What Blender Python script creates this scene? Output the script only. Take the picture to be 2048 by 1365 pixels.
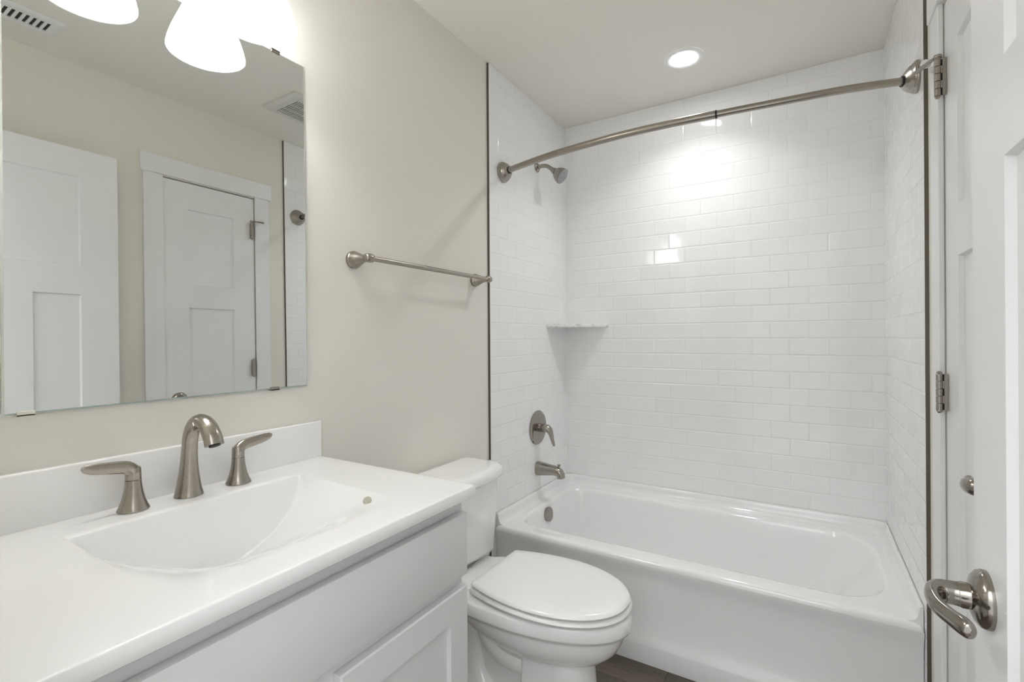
import bpy, bmesh, math
from mathutils import Vector, Matrix

# ------------------------------------------------------------------ scene, camera, light, exposure
S = bpy.context.scene
for o in list(bpy.data.objects):
    bpy.data.objects.remove(o, do_unlink=True)
C = S.collection
PI = math.pi

F_PX, YAW, CY, ROLL = 963.4344, math.radians(31.3148), 675.3069, math.radians(0.3536)
CAM = Vector((1.1886, -2.5641, 1.224))
fwd = Vector((-math.sin(YAW), math.cos(YAW), 0))
rt0 = Vector((math.cos(YAW), math.sin(YAW), 0))
up0 = Vector((0, 0, 1))
right = rt0 * math.cos(ROLL) - up0 * math.sin(ROLL)
up = rt0 * math.sin(ROLL) + up0 * math.cos(ROLL)
cd = bpy.data.cameras.new('camera')
cd.sensor_fit = 'HORIZONTAL'; cd.sensor_width = 36
cd.lens = F_PX / 2048 * 36
cd.shift_y = (CY - 682.5) / 2048
cd.clip_start = 0.01; cd.clip_end = 50
cam = bpy.data.objects.new('camera', cd); C.objects.link(cam)
m = Matrix((right, up, -fwd)).transposed().to_4x4(); m.translation = CAM
cam.matrix_world = m
S.camera = cam

w = bpy.data.worlds.new('world'); S.world = w; w.use_nodes = True
w.node_tree.nodes['Background'].inputs[0].default_value = (0.96, 0.98, 1.0, 1)
wn_, wl_ = w.node_tree.nodes, w.node_tree.links
tc_ = wn_.new('ShaderNodeTexCoord'); sx_ = wn_.new('ShaderNodeSeparateXYZ'); mr_ = wn_.new('ShaderNodeMapRange')
mr_.interpolation_type = 'SMOOTHSTEP'
mr_.inputs[1].default_value = 0.15; mr_.inputs[2].default_value = 0.62; mr_.inputs[3].default_value = 0.62; mr_.inputs[4].default_value = 2.2
wl_.new(tc_.outputs['Generated'], sx_.inputs[0]); wl_.new(sx_.outputs['Z'], mr_.inputs[0])
wl_.new(mr_.outputs[0], wn_['Background'].inputs[1])        # fill light added through the doorway for the unmodelled hallway, dimmed at the horizon

BULB, SHADE, INNER, CAN = 100.0, 4.4, 0.3, 24.0                                 # lamp emission, used by the lamp builders
S.view_settings.view_transform = 'Standard'
S.view_settings.look = 'None'
S.view_settings.exposure = 0.97
S.view_settings.gamma = 1.0
S.view_settings.use_curve_mapping = False
S.cycles.max_bounces = 16
S.cycles.diffuse_bounces = 10
S.cycles.glossy_bounces = 8
S.cycles.sample_clamp_indirect = 5.0
S.cycles.use_denoising = True
S.cycles.blur_glossy = 0.5

H = 2.44          # ceiling height
W = 1.479         # alcove width between tile faces; the left tile face is x=0, the back tile face y=0
PX = 0.008        # tile stands this far proud of the painted walls
FY = -2.46        # face of the front (doorway) wall

# ------------------------------------------------------------------ materials
def new_mat(name):
    mt = bpy.data.materials.new(name); mt.use_nodes = True
    return mt, mt.node_tree.nodes, mt.node_tree.links, mt.node_tree.nodes['Principled BSDF']

def simple(name, col, rough=0.5, metal=0.0, spec=0.5, bump=None, coat=0.0):
    mt, n, l, b = new_mat(name)
    b.inputs['Base Color'].default_value = (*col, 1)
    b.inputs['Roughness'].default_value = rough
    b.inputs['Metallic'].default_value = metal
    b.inputs['Specular IOR Level'].default_value = spec
    b.inputs['Coat Weight'].default_value = coat
    tc = n.new('ShaderNodeTexCoord')
    if bump:
        nz = n.new('ShaderNodeTexNoise'); nz.inputs['Scale'].default_value = bump[0]; nz.inputs['Detail'].default_value = 4
        l.new(tc.outputs['Object'], nz.inputs['Vector'])
        bp = n.new('ShaderNodeBump'); bp.inputs['Strength'].default_value = bump[1]; bp.inputs['Distance'].default_value = bump[2]
        l.new(nz.outputs['Fac'], bp.inputs['Height']); l.new(bp.outputs['Normal'], b.inputs['Normal'])
    return mt

def metal_mat(name, col, rough, stretch=(1, 1, 60)):
    mt, n, l, b = new_mat(name)
    b.inputs['Base Color'].default_value = (*col, 1); b.inputs['Metallic'].default_value = 1
    tc = n.new('ShaderNodeTexCoord'); mp = n.new('ShaderNodeMapping'); mp.inputs['Scale'].default_value = stretch
    nz = n.new('ShaderNodeTexNoise'); nz.inputs['Scale'].default_value = 40; nz.inputs['Detail'].default_value = 3
    l.new(tc.outputs['Object'], mp.inputs[0]); l.new(mp.outputs[0], nz.inputs['Vector'])
    mr = n.new('ShaderNodeMapRange'); mr.inputs[3].default_value = rough * 0.8; mr.inputs[4].default_value = rough * 1.25
    l.new(nz.outputs['Fac'], mr.inputs[0]); l.new(mr.outputs[0], b.inputs['Roughness'])
    return mt

def emit_mat(name, col, strength):
    mt, n, l, b = new_mat(name)
    b.inputs['Base Color'].default_value = (*col, 1)
    b.inputs['Emission Color'].default_value = (*col, 1)
    b.inputs['Emission Strength'].default_value = strength
    return mt

def tile_mat(name, axis, shift, zshift):
    """3 x 6 in. subway tile, running bond; axis = world axis along the wall"""
    mt, n, l, b = new_mat(name)
    tc = n.new('ShaderNodeTexCoord'); sp = n.new('ShaderNodeSeparateXYZ'); cb = n.new('ShaderNodeCombineXYZ')
    l.new(tc.outputs['Object'], sp.inputs[0])
    a1 = n.new('ShaderNodeMath'); a1.operation = 'SUBTRACT'; a1.inputs[1].default_value = shift - 0.154 * 40
    a2 = n.new('ShaderNodeMath'); a2.operation = 'SUBTRACT'; a2.inputs[1].default_value = zshift
    l.new(sp.outputs[axis], a1.inputs[0]); l.new(sp.outputs['Z'], a2.inputs[0])
    l.new(a1.outputs[0], cb.inputs['X']); l.new(a2.outputs[0], cb.inputs['Y'])
    br = n.new('ShaderNodeTexBrick')
    br.offset = 0.5; br.offset_frequency = 2; br.squash = 1
    br.inputs['Scale'].default_value = 1; br.inputs['Mortar Size'].default_value = 0.0011
    br.inputs['Mortar Smooth'].default_value = 0.35; br.inputs['Bias'].default_value = 0
    br.inputs['Brick Width'].default_value = 0.154; br.inputs['Row Height'].default_value = 0.0778
    br.inputs['Color1'].default_value = (0.865, 0.868, 0.87, 1); br.inputs['Color2'].default_value = (0.88, 0.883, 0.885, 1)
    br.inputs['Mortar'].default_value = (0.82, 0.815, 0.805, 1)
    l.new(cb.outputs[0], br.inputs['Vector'])
    l.new(br.outputs['Color'], b.inputs['Base Color'])
    mr = n.new('ShaderNodeMapRange'); mr.inputs[3].default_value = 0.07; mr.inputs[4].default_value = 0.6
    l.new(br.outputs['Fac'], mr.inputs[0]); l.new(mr.outputs[0], b.inputs['Roughness'])
    # pillowed edge: a second, softer brick pattern
    b2 = n.new('ShaderNodeTexBrick'); b2.offset = 0.5; b2.offset_frequency = 2
    b2.inputs['Scale'].default_value = 1; b2.inputs['Mortar Size'].default_value = 0.0045; b2.inputs['Mortar Smooth'].default_value = 1
    b2.inputs['Brick Width'].default_value = 0.154; b2.inputs['Row Height'].default_value = 0.0778
    l.new(cb.outputs[0], b2.inputs['Vector'])
    inv = n.new('ShaderNodeMath'); inv.operation = 'SUBTRACT'; inv.inputs[0].default_value = 1
    l.new(b2.outputs['Fac'], inv.inputs[1])
    bp = n.new('ShaderNodeBump'); bp.inputs['Strength'].default_value = 0.75; bp.inputs['Distance'].default_value = 0.0012
    l.new(inv.outputs[0], bp.inputs['Height'])
    nz = n.new('ShaderNodeTexNoise'); nz.inputs['Scale'].default_value = 9; nz.inputs['Detail'].default_value = 1
    l.new(tc.outputs['Object'], nz.inputs['Vector'])
    bq = n.new('ShaderNodeBump'); bq.inputs['Strength'].default_value = 0.25; bq.inputs['Distance'].default_value = 0.003
    l.new(nz.outputs['Fac'], bq.inputs['Height']); l.new(bp.outputs['Normal'], bq.inputs['Normal'])
    # each tile sits at its own slight angle
    b3 = n.new('ShaderNodeTexBrick'); b3.offset = 0.5; b3.offset_frequency = 2
    b3.inputs['Scale'].default_value = 1; b3.inputs['Mortar Size'].default_value = 0
    b3.inputs['Brick Width'].default_value = 0.154; b3.inputs['Row Height'].default_value = 0.0778
    b3.inputs['Color1'].default_value = (0, 0, 0, 1); b3.inputs['Color2'].default_value = (1, 1, 1, 1)
    l.new(cb.outputs[0], b3.inputs['Vector'])
    wn = n.new('ShaderNodeTexWhiteNoise'); wn.noise_dimensions = '1D'; l.new(b3.outputs['Color'], wn.inputs['W'])
    sb = n.new('ShaderNodeVectorMath'); sb.operation = 'SUBTRACT'; sb.inputs[1].default_value = (0.5, 0.5, 0.5)
    l.new(wn.outputs['Color'], sb.inputs[0])
    sc = n.new('ShaderNodeVectorMath'); sc.operation = 'SCALE'; sc.inputs['Scale'].default_value = 0.022
    l.new(sb.outputs[0], sc.inputs[0])
    ge = n.new('ShaderNodeNewGeometry')
    ad = n.new('ShaderNodeVectorMath'); ad.operation = 'ADD'; l.new(ge.outputs['Normal'], ad.inputs[0]); l.new(sc.outputs[0], ad.inputs[1])
    nm = n.new('ShaderNodeVectorMath'); nm.operation = 'NORMALIZE'; l.new(ad.outputs[0], nm.inputs[0])
    l.new(nm.outputs[0], bp.inputs['Normal'])
    l.new(bq.outputs['Normal'], b.inputs['Normal'])
    return mt

def wood_mat():
    mt, n, l, b = new_mat('dark_plank_floor')
    tc = n.new('ShaderNodeTexCoord')
    br = n.new('ShaderNodeTexBrick'); br.offset = 0.37; br.inputs['Scale'].default_value = 1
    br.inputs['Brick Width'].default_value = 1.2; br.inputs['Row Height'].default_value = 0.15
    br.inputs['Mortar Size'].default_value = 0.0012
    br.inputs['Color1'].default_value = (0.105, 0.085, 0.068, 1); br.inputs['Color2'].default_value = (0.145, 0.118, 0.095, 1)
    br.inputs['Mortar'].default_value = (0.03, 0.025, 0.02, 1)
    l.new(tc.outputs['Object'], br.inputs['Vector'])
    mp = n.new('ShaderNodeMapping'); mp.inputs['Scale'].default_value = (3, 60, 1)
    nz = n.new('ShaderNodeTexNoise'); nz.inputs['Scale'].default_value = 4; nz.inputs['Detail'].default_value = 8; nz.inputs['Distortion'].default_value = 0.6
    l.new(tc.outputs['Object'], mp.inputs[0]); l.new(mp.outputs[0], nz.inputs['Vector'])
    mx = n.new('ShaderNodeMix'); mx.data_type = 'RGBA'; mx.blend_type = 'MULTIPLY'; mx.inputs[0].default_value = 0.7
    cr = n.new('ShaderNodeValToRGB'); cr.color_ramp.elements[0].position = 0.3; cr.color_ramp.elements[0].color = (0.45, 0.45, 0.45, 1)
    cr.color_ramp.elements[1].position = 0.7; cr.color_ramp.elements[1].color = (1.35, 1.3, 1.25, 1)
    l.new(nz.outputs['Fac'], cr.inputs[0]); l.new(br.outputs['Color'], mx.inputs[6]); l.new(cr.outputs[0], mx.inputs[7])
    l.new(mx.outputs[2], b.inputs['Base Color']); b.inputs['Roughness'].default_value = 0.42
    bp = n.new('ShaderNodeBump'); bp.inputs['Strength'].default_value = 0.15; bp.inputs['Distance'].default_value = 0.001
    l.new(nz.outputs['Fac'], bp.inputs['Height']); l.new(bp.outputs[0], b.inputs['Normal'])
    return mt

def marble_mat():
    mt, n, l, b = new_mat('white_marble')
    tc = n.new('ShaderNodeTexCoord'); nz = n.new('ShaderNodeTexNoise')
    nz.inputs['Scale'].default_value = 38; nz.inputs['Detail'].default_value = 6; nz.inputs['Distortion'].default_value = 1.2
    l.new(tc.outputs['Object'], nz.inputs['Vector'])
    cr = n.new('ShaderNodeValToRGB'); e = cr.color_ramp.elements
    e[0].position = 0.34; e[0].color = (0.60, 0.61, 0.60, 1); e[1].position = 0.50; e[1].color = (0.85, 0.85, 0.84, 1)
    l.new(nz.outputs['Fac'], cr.inputs[0]); l.new(cr.outputs[0], b.inputs['Base Color'])
    b.inputs['Roughness'].default_value = 0.12
    return mt

def shade_mat(name, strength):
    mt, n, l, b = new_mat(name)
    out = [x for x in n if x.type == 'OUTPUT_MATERIAL'][0]
    b.inputs['Base Color'].default_value = (0.93, 0.93, 0.93, 1); b.inputs['Roughness'].default_value = 0.25
    b.inputs['Emission Color'].default_value = (0.975, 0.985, 1, 1); b.inputs['Emission Strength'].default_value = strength
    tr = n.new('ShaderNodeBsdfTranslucent'); tr.inputs[0].default_value = (0.95, 0.95, 0.94, 1)
    mx = n.new('ShaderNodeMixShader'); mx.inputs[0].default_value = 0.2
    l.new(b.outputs[0], mx.inputs[1]); l.new(tr.outputs[0], mx.inputs[2]); l.new(mx.outputs[0], out.inputs[0])
    return mt

PAINT = simple('greige_wall_paint', (0.785, 0.763, 0.702), 0.6, spec=0.3, bump=(220, 0.06, 0.0006))
CEILP = simple('greige_ceiling_paint', (0.825, 0.807, 0.748), 0.75, spec=0.2, bump=(180, 0.06, 0.0006))
TRIMP = simple('white_trim_paint', (0.82, 0.822, 0.822), 0.32, bump=(60, 0.03, 0.0005))
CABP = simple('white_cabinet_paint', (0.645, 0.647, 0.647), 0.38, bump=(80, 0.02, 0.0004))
CULT = simple('cultured_marble_white', (0.87, 0.87, 0.865), 0.12, coat=0.3)
PORC = simple('white_porcelain', (0.865, 0.867, 0.86), 0.08, coat=0.4)
SEATP = simple('white_seat_plastic', (0.86, 0.86, 0.84), 0.18)
TUBM = simple('white_tub_enamel', (0.86, 0.862, 0.865), 0.1, coat=0.4)
NICK = metal_mat('brushed_nickel', (0.385, 0.352, 0.31), 0.25)
SATIN = metal_mat('polished_nickel', (0.345, 0.318, 0.283), 0.16)
DARKN = metal_mat('dark_bronze_edge_trim', (0.17, 0.15, 0.125), 0.4)
BLACK = simple('black_rubber_and_gap_shade', (0.012, 0.012, 0.012), 0.6)
WHRUB = simple('white_rubber', (0.78, 0.78, 0.77), 0.5)
GREYP = simple('grey_nozzle_plastic', (0.33, 0.34, 0.35), 0.45)
VENTW = simple('white_vent_plastic', (0.68, 0.67, 0.62), 0.45)
VDARK = simple('dark_duct', (0.05, 0.045, 0.04), 0.8)
CLEARC = simple('pale_clip_plastic', (0.72, 0.68, 0.6), 0.3)
MIRR = simple('mirror_silver', (0.80, 0.813, 0.80), 0.0, metal=1.0)
MEDGE = simple('mirror_glass_edge', (0.35, 0.42, 0.40), 0.15)
POLISH = simple('polished_glass_edge', (0.72, 0.75, 0.73), 0.25, metal=0.6)
FLOORM = wood_mat()
MARB = marble_mat()
SHADEO, SHADEI = shade_mat('lit_frosted_glass_outside', SHADE), shade_mat('lit_frosted_glass_inside', INNER)
BULBM = emit_mat('lit_bulb', (0.975, 0.985, 1.0), BULB)
CANM = emit_mat('lit_downlight_lens', (0.975, 0.985, 1.0), CAN)
ZS = 1.2121 - 0.0778 * 30
TILEB = tile_mat('subway_tile_back', 'X', 0.048, ZS)
TILEL = tile_mat('subway_tile_left', 'Y', -0.722, ZS)
TILER = tile_mat('subway_tile_right', 'Y', -0.722, ZS)

# ------------------------------------------------------------------ mesh helpers
def obj(name, bm, mat, parent=None, angle=35, smooth=True, mats=None):
    me = bpy.data.meshes.new(name)
    bmesh.ops.recalc_face_normals(bm, faces=bm.faces[:])
    bm.to_mesh(me); bm.free()
    if smooth:
        for p in me.polygons: p.use_smooth = True
        me.set_sharp_from_angle(angle=math.radians(angle))
    for mm in (mats or [mat]): me.materials.append(mm)
    o = bpy.data.objects.new(name, me); C.objects.link(o)
    if parent is not None:
        o.parent = parent
        o.matrix_parent_inverse = Matrix.Translation(-root_loc(parent))
    return o

def root_loc(p):
    return p.location.copy() if p.parent is None else Vector((0, 0, 0))

def tag(o, label=None, cat=None, group=None, kind=None):
    if label: o['label'] = label
    if cat: o['category'] = cat
    if group: o['group'] = group
    if kind: o['kind'] = kind
    return o

def thing(name, label, cat, loc, group=None):
    o = bpy.data.objects.new(name, None); C.objects.link(o)
    o.location = loc; o.empty_display_size = 0.05
    return tag(o, label, cat, group)

def struct(name, bm, mat, parent=None, smooth=False, **k):
    o = obj(name, bm, mat, parent, smooth=smooth, **k)
    if parent is None: o['kind'] = 'structure'
    return o

def box(bm, x0, x1, y0, y1, z0, z1, bev=0.0, seg=2, mi=0):
    vs = [bm.verts.new((x, y, z)) for x in (x0, x1) for y in (y0, y1) for z in (z0, z1)]
    idx = ((0, 1, 3, 2), (4, 6, 7, 5), (0, 4, 5, 1), (2, 3, 7, 6), (0, 2, 6, 4), (1, 5, 7, 3))
    fs = [bm.faces.new([vs[i] for i in f]) for f in idx]
    for f in fs: f.material_index = mi
    if bev > 0:
        es = {e for f in fs for e in f.edges}
        bmesh.ops.bevel(bm, geom=list(es), offset=bev, segments=seg, profile=0.5, affect='EDGES')
    return bm

def B(*a, **k): return box(bmesh.new(), *a, **k)

def loft(bm, rings, cap0=True, cap1=True, closed=True):
    vr = [[bm.verts.new(p) for p in r] for r in rings]
    n = len(vr[0])
    for a, b in zip(vr[:-1], vr[1:]):
        for i in range(n if closed else n - 1):
            j = (i + 1) % n
            bm.faces.new((a[i], a[j], b[j], b[i]))
    if cap0: bm.faces.new(vr[0][::-1])
    if cap1: bm.faces.new(vr[-1])
    return vr

def frame(d, hint=None):
    d = Vector(d).normalized()
    h = Vector(hint) if hint else (Vector((0, 0, 1)) if abs(d.z) < 0.9 else Vector((1, 0, 0)))
    u = h.cross(d).normalized(); v = d.cross(u).normalized()
    return u, v

def lathe(bm, profile, origin, axis, n=40, cap0=True, cap1=True):
    """profile: (distance along axis, radius)"""
    a = Vector(axis).normalized(); u, v = frame(a); o = Vector(origin)
    rings = []
    for t, r in profile:
        r = max(r, 1e-4)
        rings.append([o + a * t + u * (r * math.cos(2 * PI * i / n)) + v * (r * math.sin(2 * PI * i / n)) for i in range(n)])
    loft(bm, rings, cap0, cap1)
    return bm

def spline(pts, m=10):
    """Catmull-Rom through points of any dimension"""
    P = [list(p) for p in pts]; P = [P[0]] + P + [P[-1]]
    out = []
    for i in range(1, len(P) - 2):
        for k in range(m):
            t = k / m
            out.append([0.5 * ((2 * b) + (c - a) * t + (2 * a - 5 * b + 4 * c - d) * t * t + (3 * b - a - 3 * c + d) * t ** 3)
                        for a, b, c, d in zip(P[i - 1], P[i], P[i + 1], P[i + 2])])
    out.append(P[-2])
    return out

def sweep(bm, pts, n=24, hint=(0, 0, 1), power=2.0):
    """pts: (x,y,z,ru,rv) - elliptical section, u sideways (hint x dir), v in the plane of the hint; power>2 squarer"""
    rings = []
    for i, p in enumerate(pts):
        a = Vector(pts[max(i - 1, 0)][:3]); b = Vector(pts[min(i + 1, len(pts) - 1)][:3])
        u, v = frame(b - a, hint)
        c = Vector(p[:3]); ring = []
        for k in range(n):
            t = 2 * PI * k / n; ct, st = math.cos(t), math.sin(t)
            ct = math.copysign(abs(ct) ** (2 / power), ct); st = math.copysign(abs(st) ** (2 / power), st)
            ring.append(c + u * (p[3] * ct) + v * (p[4] * st))
        rings.append(ring)
    loft(bm, rings)
    return bm

def rrect(x0, x1, y0, y1, r, z, n=16, rs=None):
    """rounded rectangle ring; rs: radius per corner (x1y1, x0y1, x0y0, x1y0); z constant"""
    rs = rs or (r, r, r, r); pts = []
    for (cx, cy, a0, rr) in ((x1 - rs[0], y1 - rs[0], 0, rs[0]), (x0 + rs[1], y1 - rs[1], 90, rs[1]),
                             (x0 + rs[2], y0 + rs[2], 180, rs[2]), (x1 - rs[3], y0 + rs[3], 270, rs[3])):
        for k in range(n):
            a = math.radians(a0 + 90 * k / (n - 1))
            pts.append((cx + rr * math.cos(a), cy + rr * math.sin(a), z))
    return pts

def egg(xb, xf, hw, yc, z, n=72, flat=0.0, pw=2.0, xm=0.42):
    """egg outline: xb back, xf front, widest at xm of the way; flat squares off the back"""
    xc = xb + (xf - xb) * xm; pts = []
    for k in range(n):
        t = 2 * PI * k / n; c, s = math.cos(t), math.sin(t)
        if c >= 0: x, y = xc + (xf - xc) * c, hw * math.copysign(abs(s) ** (2 / pw), s)
        else:
            e = 2 / (2 + flat)
            x, y = xc - (xc - xb) * abs(c) ** e, hw * math.copysign(abs(s) ** e, s)
        pts.append((x, yc + y, z))
    return pts

# ------------------------------------------------------------------ the setting
struct('floor', B(-0.15, 1.85, FY - 0.6, 0.12, -0.05, 0.0), FLOORM)
struct('ceiling', B(-0.15, 1.85, FY - 0.14, 0.12, H, H + 0.06), CEILP)
struct('wall_left', B(-0.13, -PX, FY - 0.14, 0.0, 0, H), PAINT)
struct('wall_back', B(-0.13, 1.85, PX, 0.12, 0, H), PAINT)
RX = W + PX
D2A, D2B = -1.437, -0.983           # linen closet door: latch edge, hinge edge
bm = bmesh.new()
box(bm, RX, RX + 0.12, -0.976, 0.0, 0, H)
box(bm, RX, RX + 0.12, FY - 0.14, -1.444, 0, H)
box(bm, RX, RX + 0.12, -1.444, -0.976, 2.046, H)
struct('wall_right', bm, PAINT)
bm = bmesh.new()
box(bm, -PX, 0.665, FY - 0.13, FY, 0, H)
box(bm, 1.425, RX, FY - 0.13, FY, 0, H)
box(bm, 0.665, 1.425, FY - 0.13, FY, 2.05, H)
struct('wall_front', bm, PAINT)
struct('wall_closet', B(RX + 0.12, RX + 0.14, -1.6, -0.85, 0, H), PAINT)

TY = -0.797                          # front edge of the tile
struct('wall_left_tile', B(-PX, 0, TY, 0, 0.0, H - 0.001), TILEL)
struct('wall_right_tile', B(W, W + PX, TY, 0, 0.0, H - 0.001), TILER)
struct('wall_back_tile', B(0, W, 0, PX, 0.0, H - 0.001), TILEB)
struct('trim_1', B(-PX, 0.0012, TY - 0.003, TY, 0.0, H - 0.002), DARKN)
struct('trim_2', B(W - 0.0012, W + PX, TY - 0.003, TY, 0.0, H - 0.002), DARKN)

# closet door casing (craftsman: wider flat head that overhangs)
CT = 0.0115
struct('trim_3', B(RX - CT, RX, -0.980, -0.897, 0, 2.050, bev=0.002), TRIMP)
struct('trim_4', B(RX - CT, RX, -1.523, -1.440, 0, 2.050, bev=0.002), TRIMP)
struct('trim_5', B(RX - CT - 0.005, RX, -1.535, -0.884, 2.050, 2.139, bev=0.002), TRIMP)
# door frame of the doorway the camera stands in
struct('trim_6', B(0.665, 0.683, FY - 0.13, FY, 0, 2.05), TRIMP)
struct('trim_7', B(1.4195, 1.4375, FY - 0.13, FY, 0, 2.05), TRIMP)

def panel_door(fx, y0, y1, thick, stile, top, mid0, mid1, bot, lower, z0=0.012, z1=2.04, rec=0.0095):
    """door slab whose room face is x=fx: one wide recessed panel over `lower` tall recessed panels; sloped sticking"""
    bm = bmesh.new()
    bk = fx + thick
    holes = [(y0 + stile, y1 - stile, mid1, z1 - top)]
    span = y1 - y0 - 2 * stile
    if lower == 1: holes.append((y0 + stile, y1 - stile, bot, mid0))
    else:
        g = 0.16; wd = (span - g) / 2
        holes += [(y0 + stile, y0 + stile + wd, bot, mid0), (y1 - stile - wd, y1 - stile, bot, mid0)]
    ys = sorted({y0, y1} | {h[0] for h in holes} | {h[1] for h in holes})
    zs = sorted({z0, z1} | {h[2] for h in holes} | {h[3] for h in holes})
    V = {}
    def v(x, y, z):
        k = (round(x, 5), round(y, 5), round(z, 5))
        if k not in V: V[k] = bm.verts.new(k)
        return V[k]
    for i in range(len(ys) - 1):
        for j in range(len(zs) - 1):
            cy, cz = (ys[i] + ys[i + 1]) / 2, (zs[j] + zs[j + 1]) / 2
            if any(h[0] < cy < h[1] and h[2] < cz < h[3] for h in holes): continue
            bm.faces.new([v(fx, ys[i], zs[j]), v(fx, ys[i], zs[j + 1]), v(fx, ys[i + 1], zs[j + 1]), v(fx, ys[i + 1], zs[j])])
    e = 0.004
    for a, b, c, d in holes:
        o_ = [(a, c), (a, d), (b, d), (b, c)]; i_ = [(a + e, c + e), (a + e, d - e), (b - e, d - e), (b - e, c + e)]
        # outer loop must use every grid vertex lying on the hole's border
        for k in range(4):
            p, q = o_[k], o_[(k + 1) % 4]; r, s = i_[k], i_[(k + 1) % 4]
            bm.faces.new([v(fx, *p), v(fx, *q), v(fx + rec, *s), v(fx + rec, *r)])
        bm.faces.new([v(fx + rec, *p) for p in i_])
    bm.faces.new([v(bk, y0, z0), v(bk, y1, z0), v(bk, y1, z1), v(bk, y0, z1)])
    for (a, b) in (((y0, z0), (y1, z0)), ((y1, z0), (y1, z1)), ((y1, z1), (y0, z1)), ((y0, z1), (y0, z0))):
        bm.faces.new([v(fx, *a), v(bk, *a), v(bk, *b), v(fx, *b)])
    return bm

def lever_set(parent, fx, y, z, s_, k_=1.0, px_=1.0):
    """round rose on a door face x=fx, lever running along y in direction d, curled at its tip"""
    bm = bmesh.new()
    lathe(bm, [(0, 0.0365), (0.004, 0.0368), (0.009, 0.035), (0.014, 0.029), (0.017, 0.021), (0.0185, 0.0165)], (fx, y, z), (-1, 0, 0), 48)
    rose = obj('rose', bm, SATIN, parent)
    bm = bmesh.new()
    lathe(bm, [(0.015, 0.0165), (0.026, 0.0165), (0.0275, 0.0155), (0.030, 0.0155)], (fx, y, z), (-1, 0, 0), 32)
    obj('collar', bm, SATIN, rose)
    bm = bmesh.new()
    d = s_ * k_
    path = [(fx - 0.024, y, z, 0.0155, 0.0155), (fx - 0.038, y, z, 0.0145, 0.015), (fx - 0.051, y + d * 0.005, z, 0.0125, 0.015),
            (fx - 0.0585, y + d * 0.022, z - 0.001, 0.0085, 0.0135), (fx - 0.057, y + d * 0.044, z - 0.003, 0.0075, 0.0115),
            (fx - 0.049, y + d * 0.065, z - 0.004, 0.0075, 0.011), (fx - 0.041, y + d * 0.082, z - 0.004, 0.0085, 0.0115),
            (fx - 0.037, y + d * 0.092, z - 0.004, 0.007, 0.0095), (fx - 0.036, y + d * 0.096, z - 0.004, 0.002, 0.003)]
    path = [(fx + (p[0] - fx) * px_,) + p[1:] for p in path]
    sweep(bm, spline(path, 8), 28)
    obj('lever', bm, SATIN, rose)

# entry door, standing open against the right wall
EX, EY0, EY1 = 1.389, -2.366, -1.654
d1 = bpy.data.objects.new('door_1', None); C.objects.link(d1); d1.location = (EX, EY0, 0)
tag(d1, kind='structure')
obj('door_slab', panel_door(EX, EY0, EY1, 0.035, 0.128, 0.115, 1.434, 1.552, 0.24, 2), TRIMP, d1, smooth=False)
lever_set(d1, EX, EY1 - 0.058, 0.880, -1)
# linen closet door, shut
d2 = bpy.data.objects.new('door_2', None); C.objects.link(d2); d2.location = (RX, D2A, 0)
tag(d2, kind='structure')
obj('door_slab', panel_door(RX + 0.001, D2A, D2B, 0.035, 0.113, 0.132, 1.406, 1.523, 0.24, 1), TRIMP, d2, smooth=False)
lever_set(d2, RX + 0.001, D2A + 0.062, 0.944, 1, 0.80, 0.74)
HX, HY = RX - 0.0165, -1.004
for hz in (1.857, 1.083, 0.29):
    bm = bmesh.new()
    for k in range(5):
        z0 = hz - 0.0455 + k * 0.0182
        lathe(bm, [(0, 0.0062), (0.0006, 0.0068), (0.0168, 0.0068), (0.0174, 0.0062)], (HX, HY, z0), (0, 0, 1), 20)
    lathe(bm, [(0, 0.0035), (0.004, 0.0062), (0.006, 0.0055)], (HX, HY, hz - 0.0515), (0, 0, 1), 20)
    lathe(bm, [(0, 0.0055), (0.002, 0.0062), (0.006, 0.0035)], (HX, HY, hz + 0.0455), (0, 0, 1), 20)
    box(bm, HX + 0.009, RX + 0.0005, HY - 0.0025, HY - 0.0005, hz - 0.0455, hz + 0.0455)
    for k in (1, 3):
        z0 = hz - 0.0455 + k * 0.0182
        box(bm, HX - 0.002, HX + 0.0095, HY - 0.0025, HY - 0.0005, z0, z0 + 0.0182)
    box(bm, HX + 0.002, RX + 0.0005, HY, HY + 0.0015, hz - 0.044, hz + 0.044, mi=1)  # black strip painting the shade in the notches between leaf and knuckles
    hinge = obj('hinge', bm, NICK, d2, mats=[NICK, BLACK])
    if hz > 1.5:
        bm = bmesh.new()
        lathe(bm, [(0, 0.009), (0.003, 0.0095), (0.007, 0.009)], (HX, HY, hz + 0.0475), (0, 0, 1), 20)
        sweep(bm, [(HX, HY, hz + 0.051, 0.006, 0.003), (HX - 0.010, HY + 0.014, hz + 0.051, 0.006, 0.003), (HX - 0.022, HY + 0.034, hz + 0.049, 0.007, 0.0045), (HX - 0.032, HY + 0.052, hz + 0.047, 0.007, 0.0055)], 12)
        obj('door_stop', bm, NICK, hinge)
        bm = bmesh.new()
        lathe(bm, [(0, 0.0105), (0.010, 0.0105), (0.012, 0.009)], (HX - 0.018, HY + 0.036, hz + 0.057), (0.5, 0.75, 0.25), 20)
        obj('rubber_bumper', bm, WHRUB, hinge)
        bm = bmesh.new()
        lathe(bm, [(0, 0.008), (0.008, 0.008), (0.010, 0.006)], (HX - 0.006, HY + 0.026, hz + 0.036), (0.5, 0.75, -0.2), 20)
        obj('rubber_bumper', bm, WHRUB, hinge)

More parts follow.
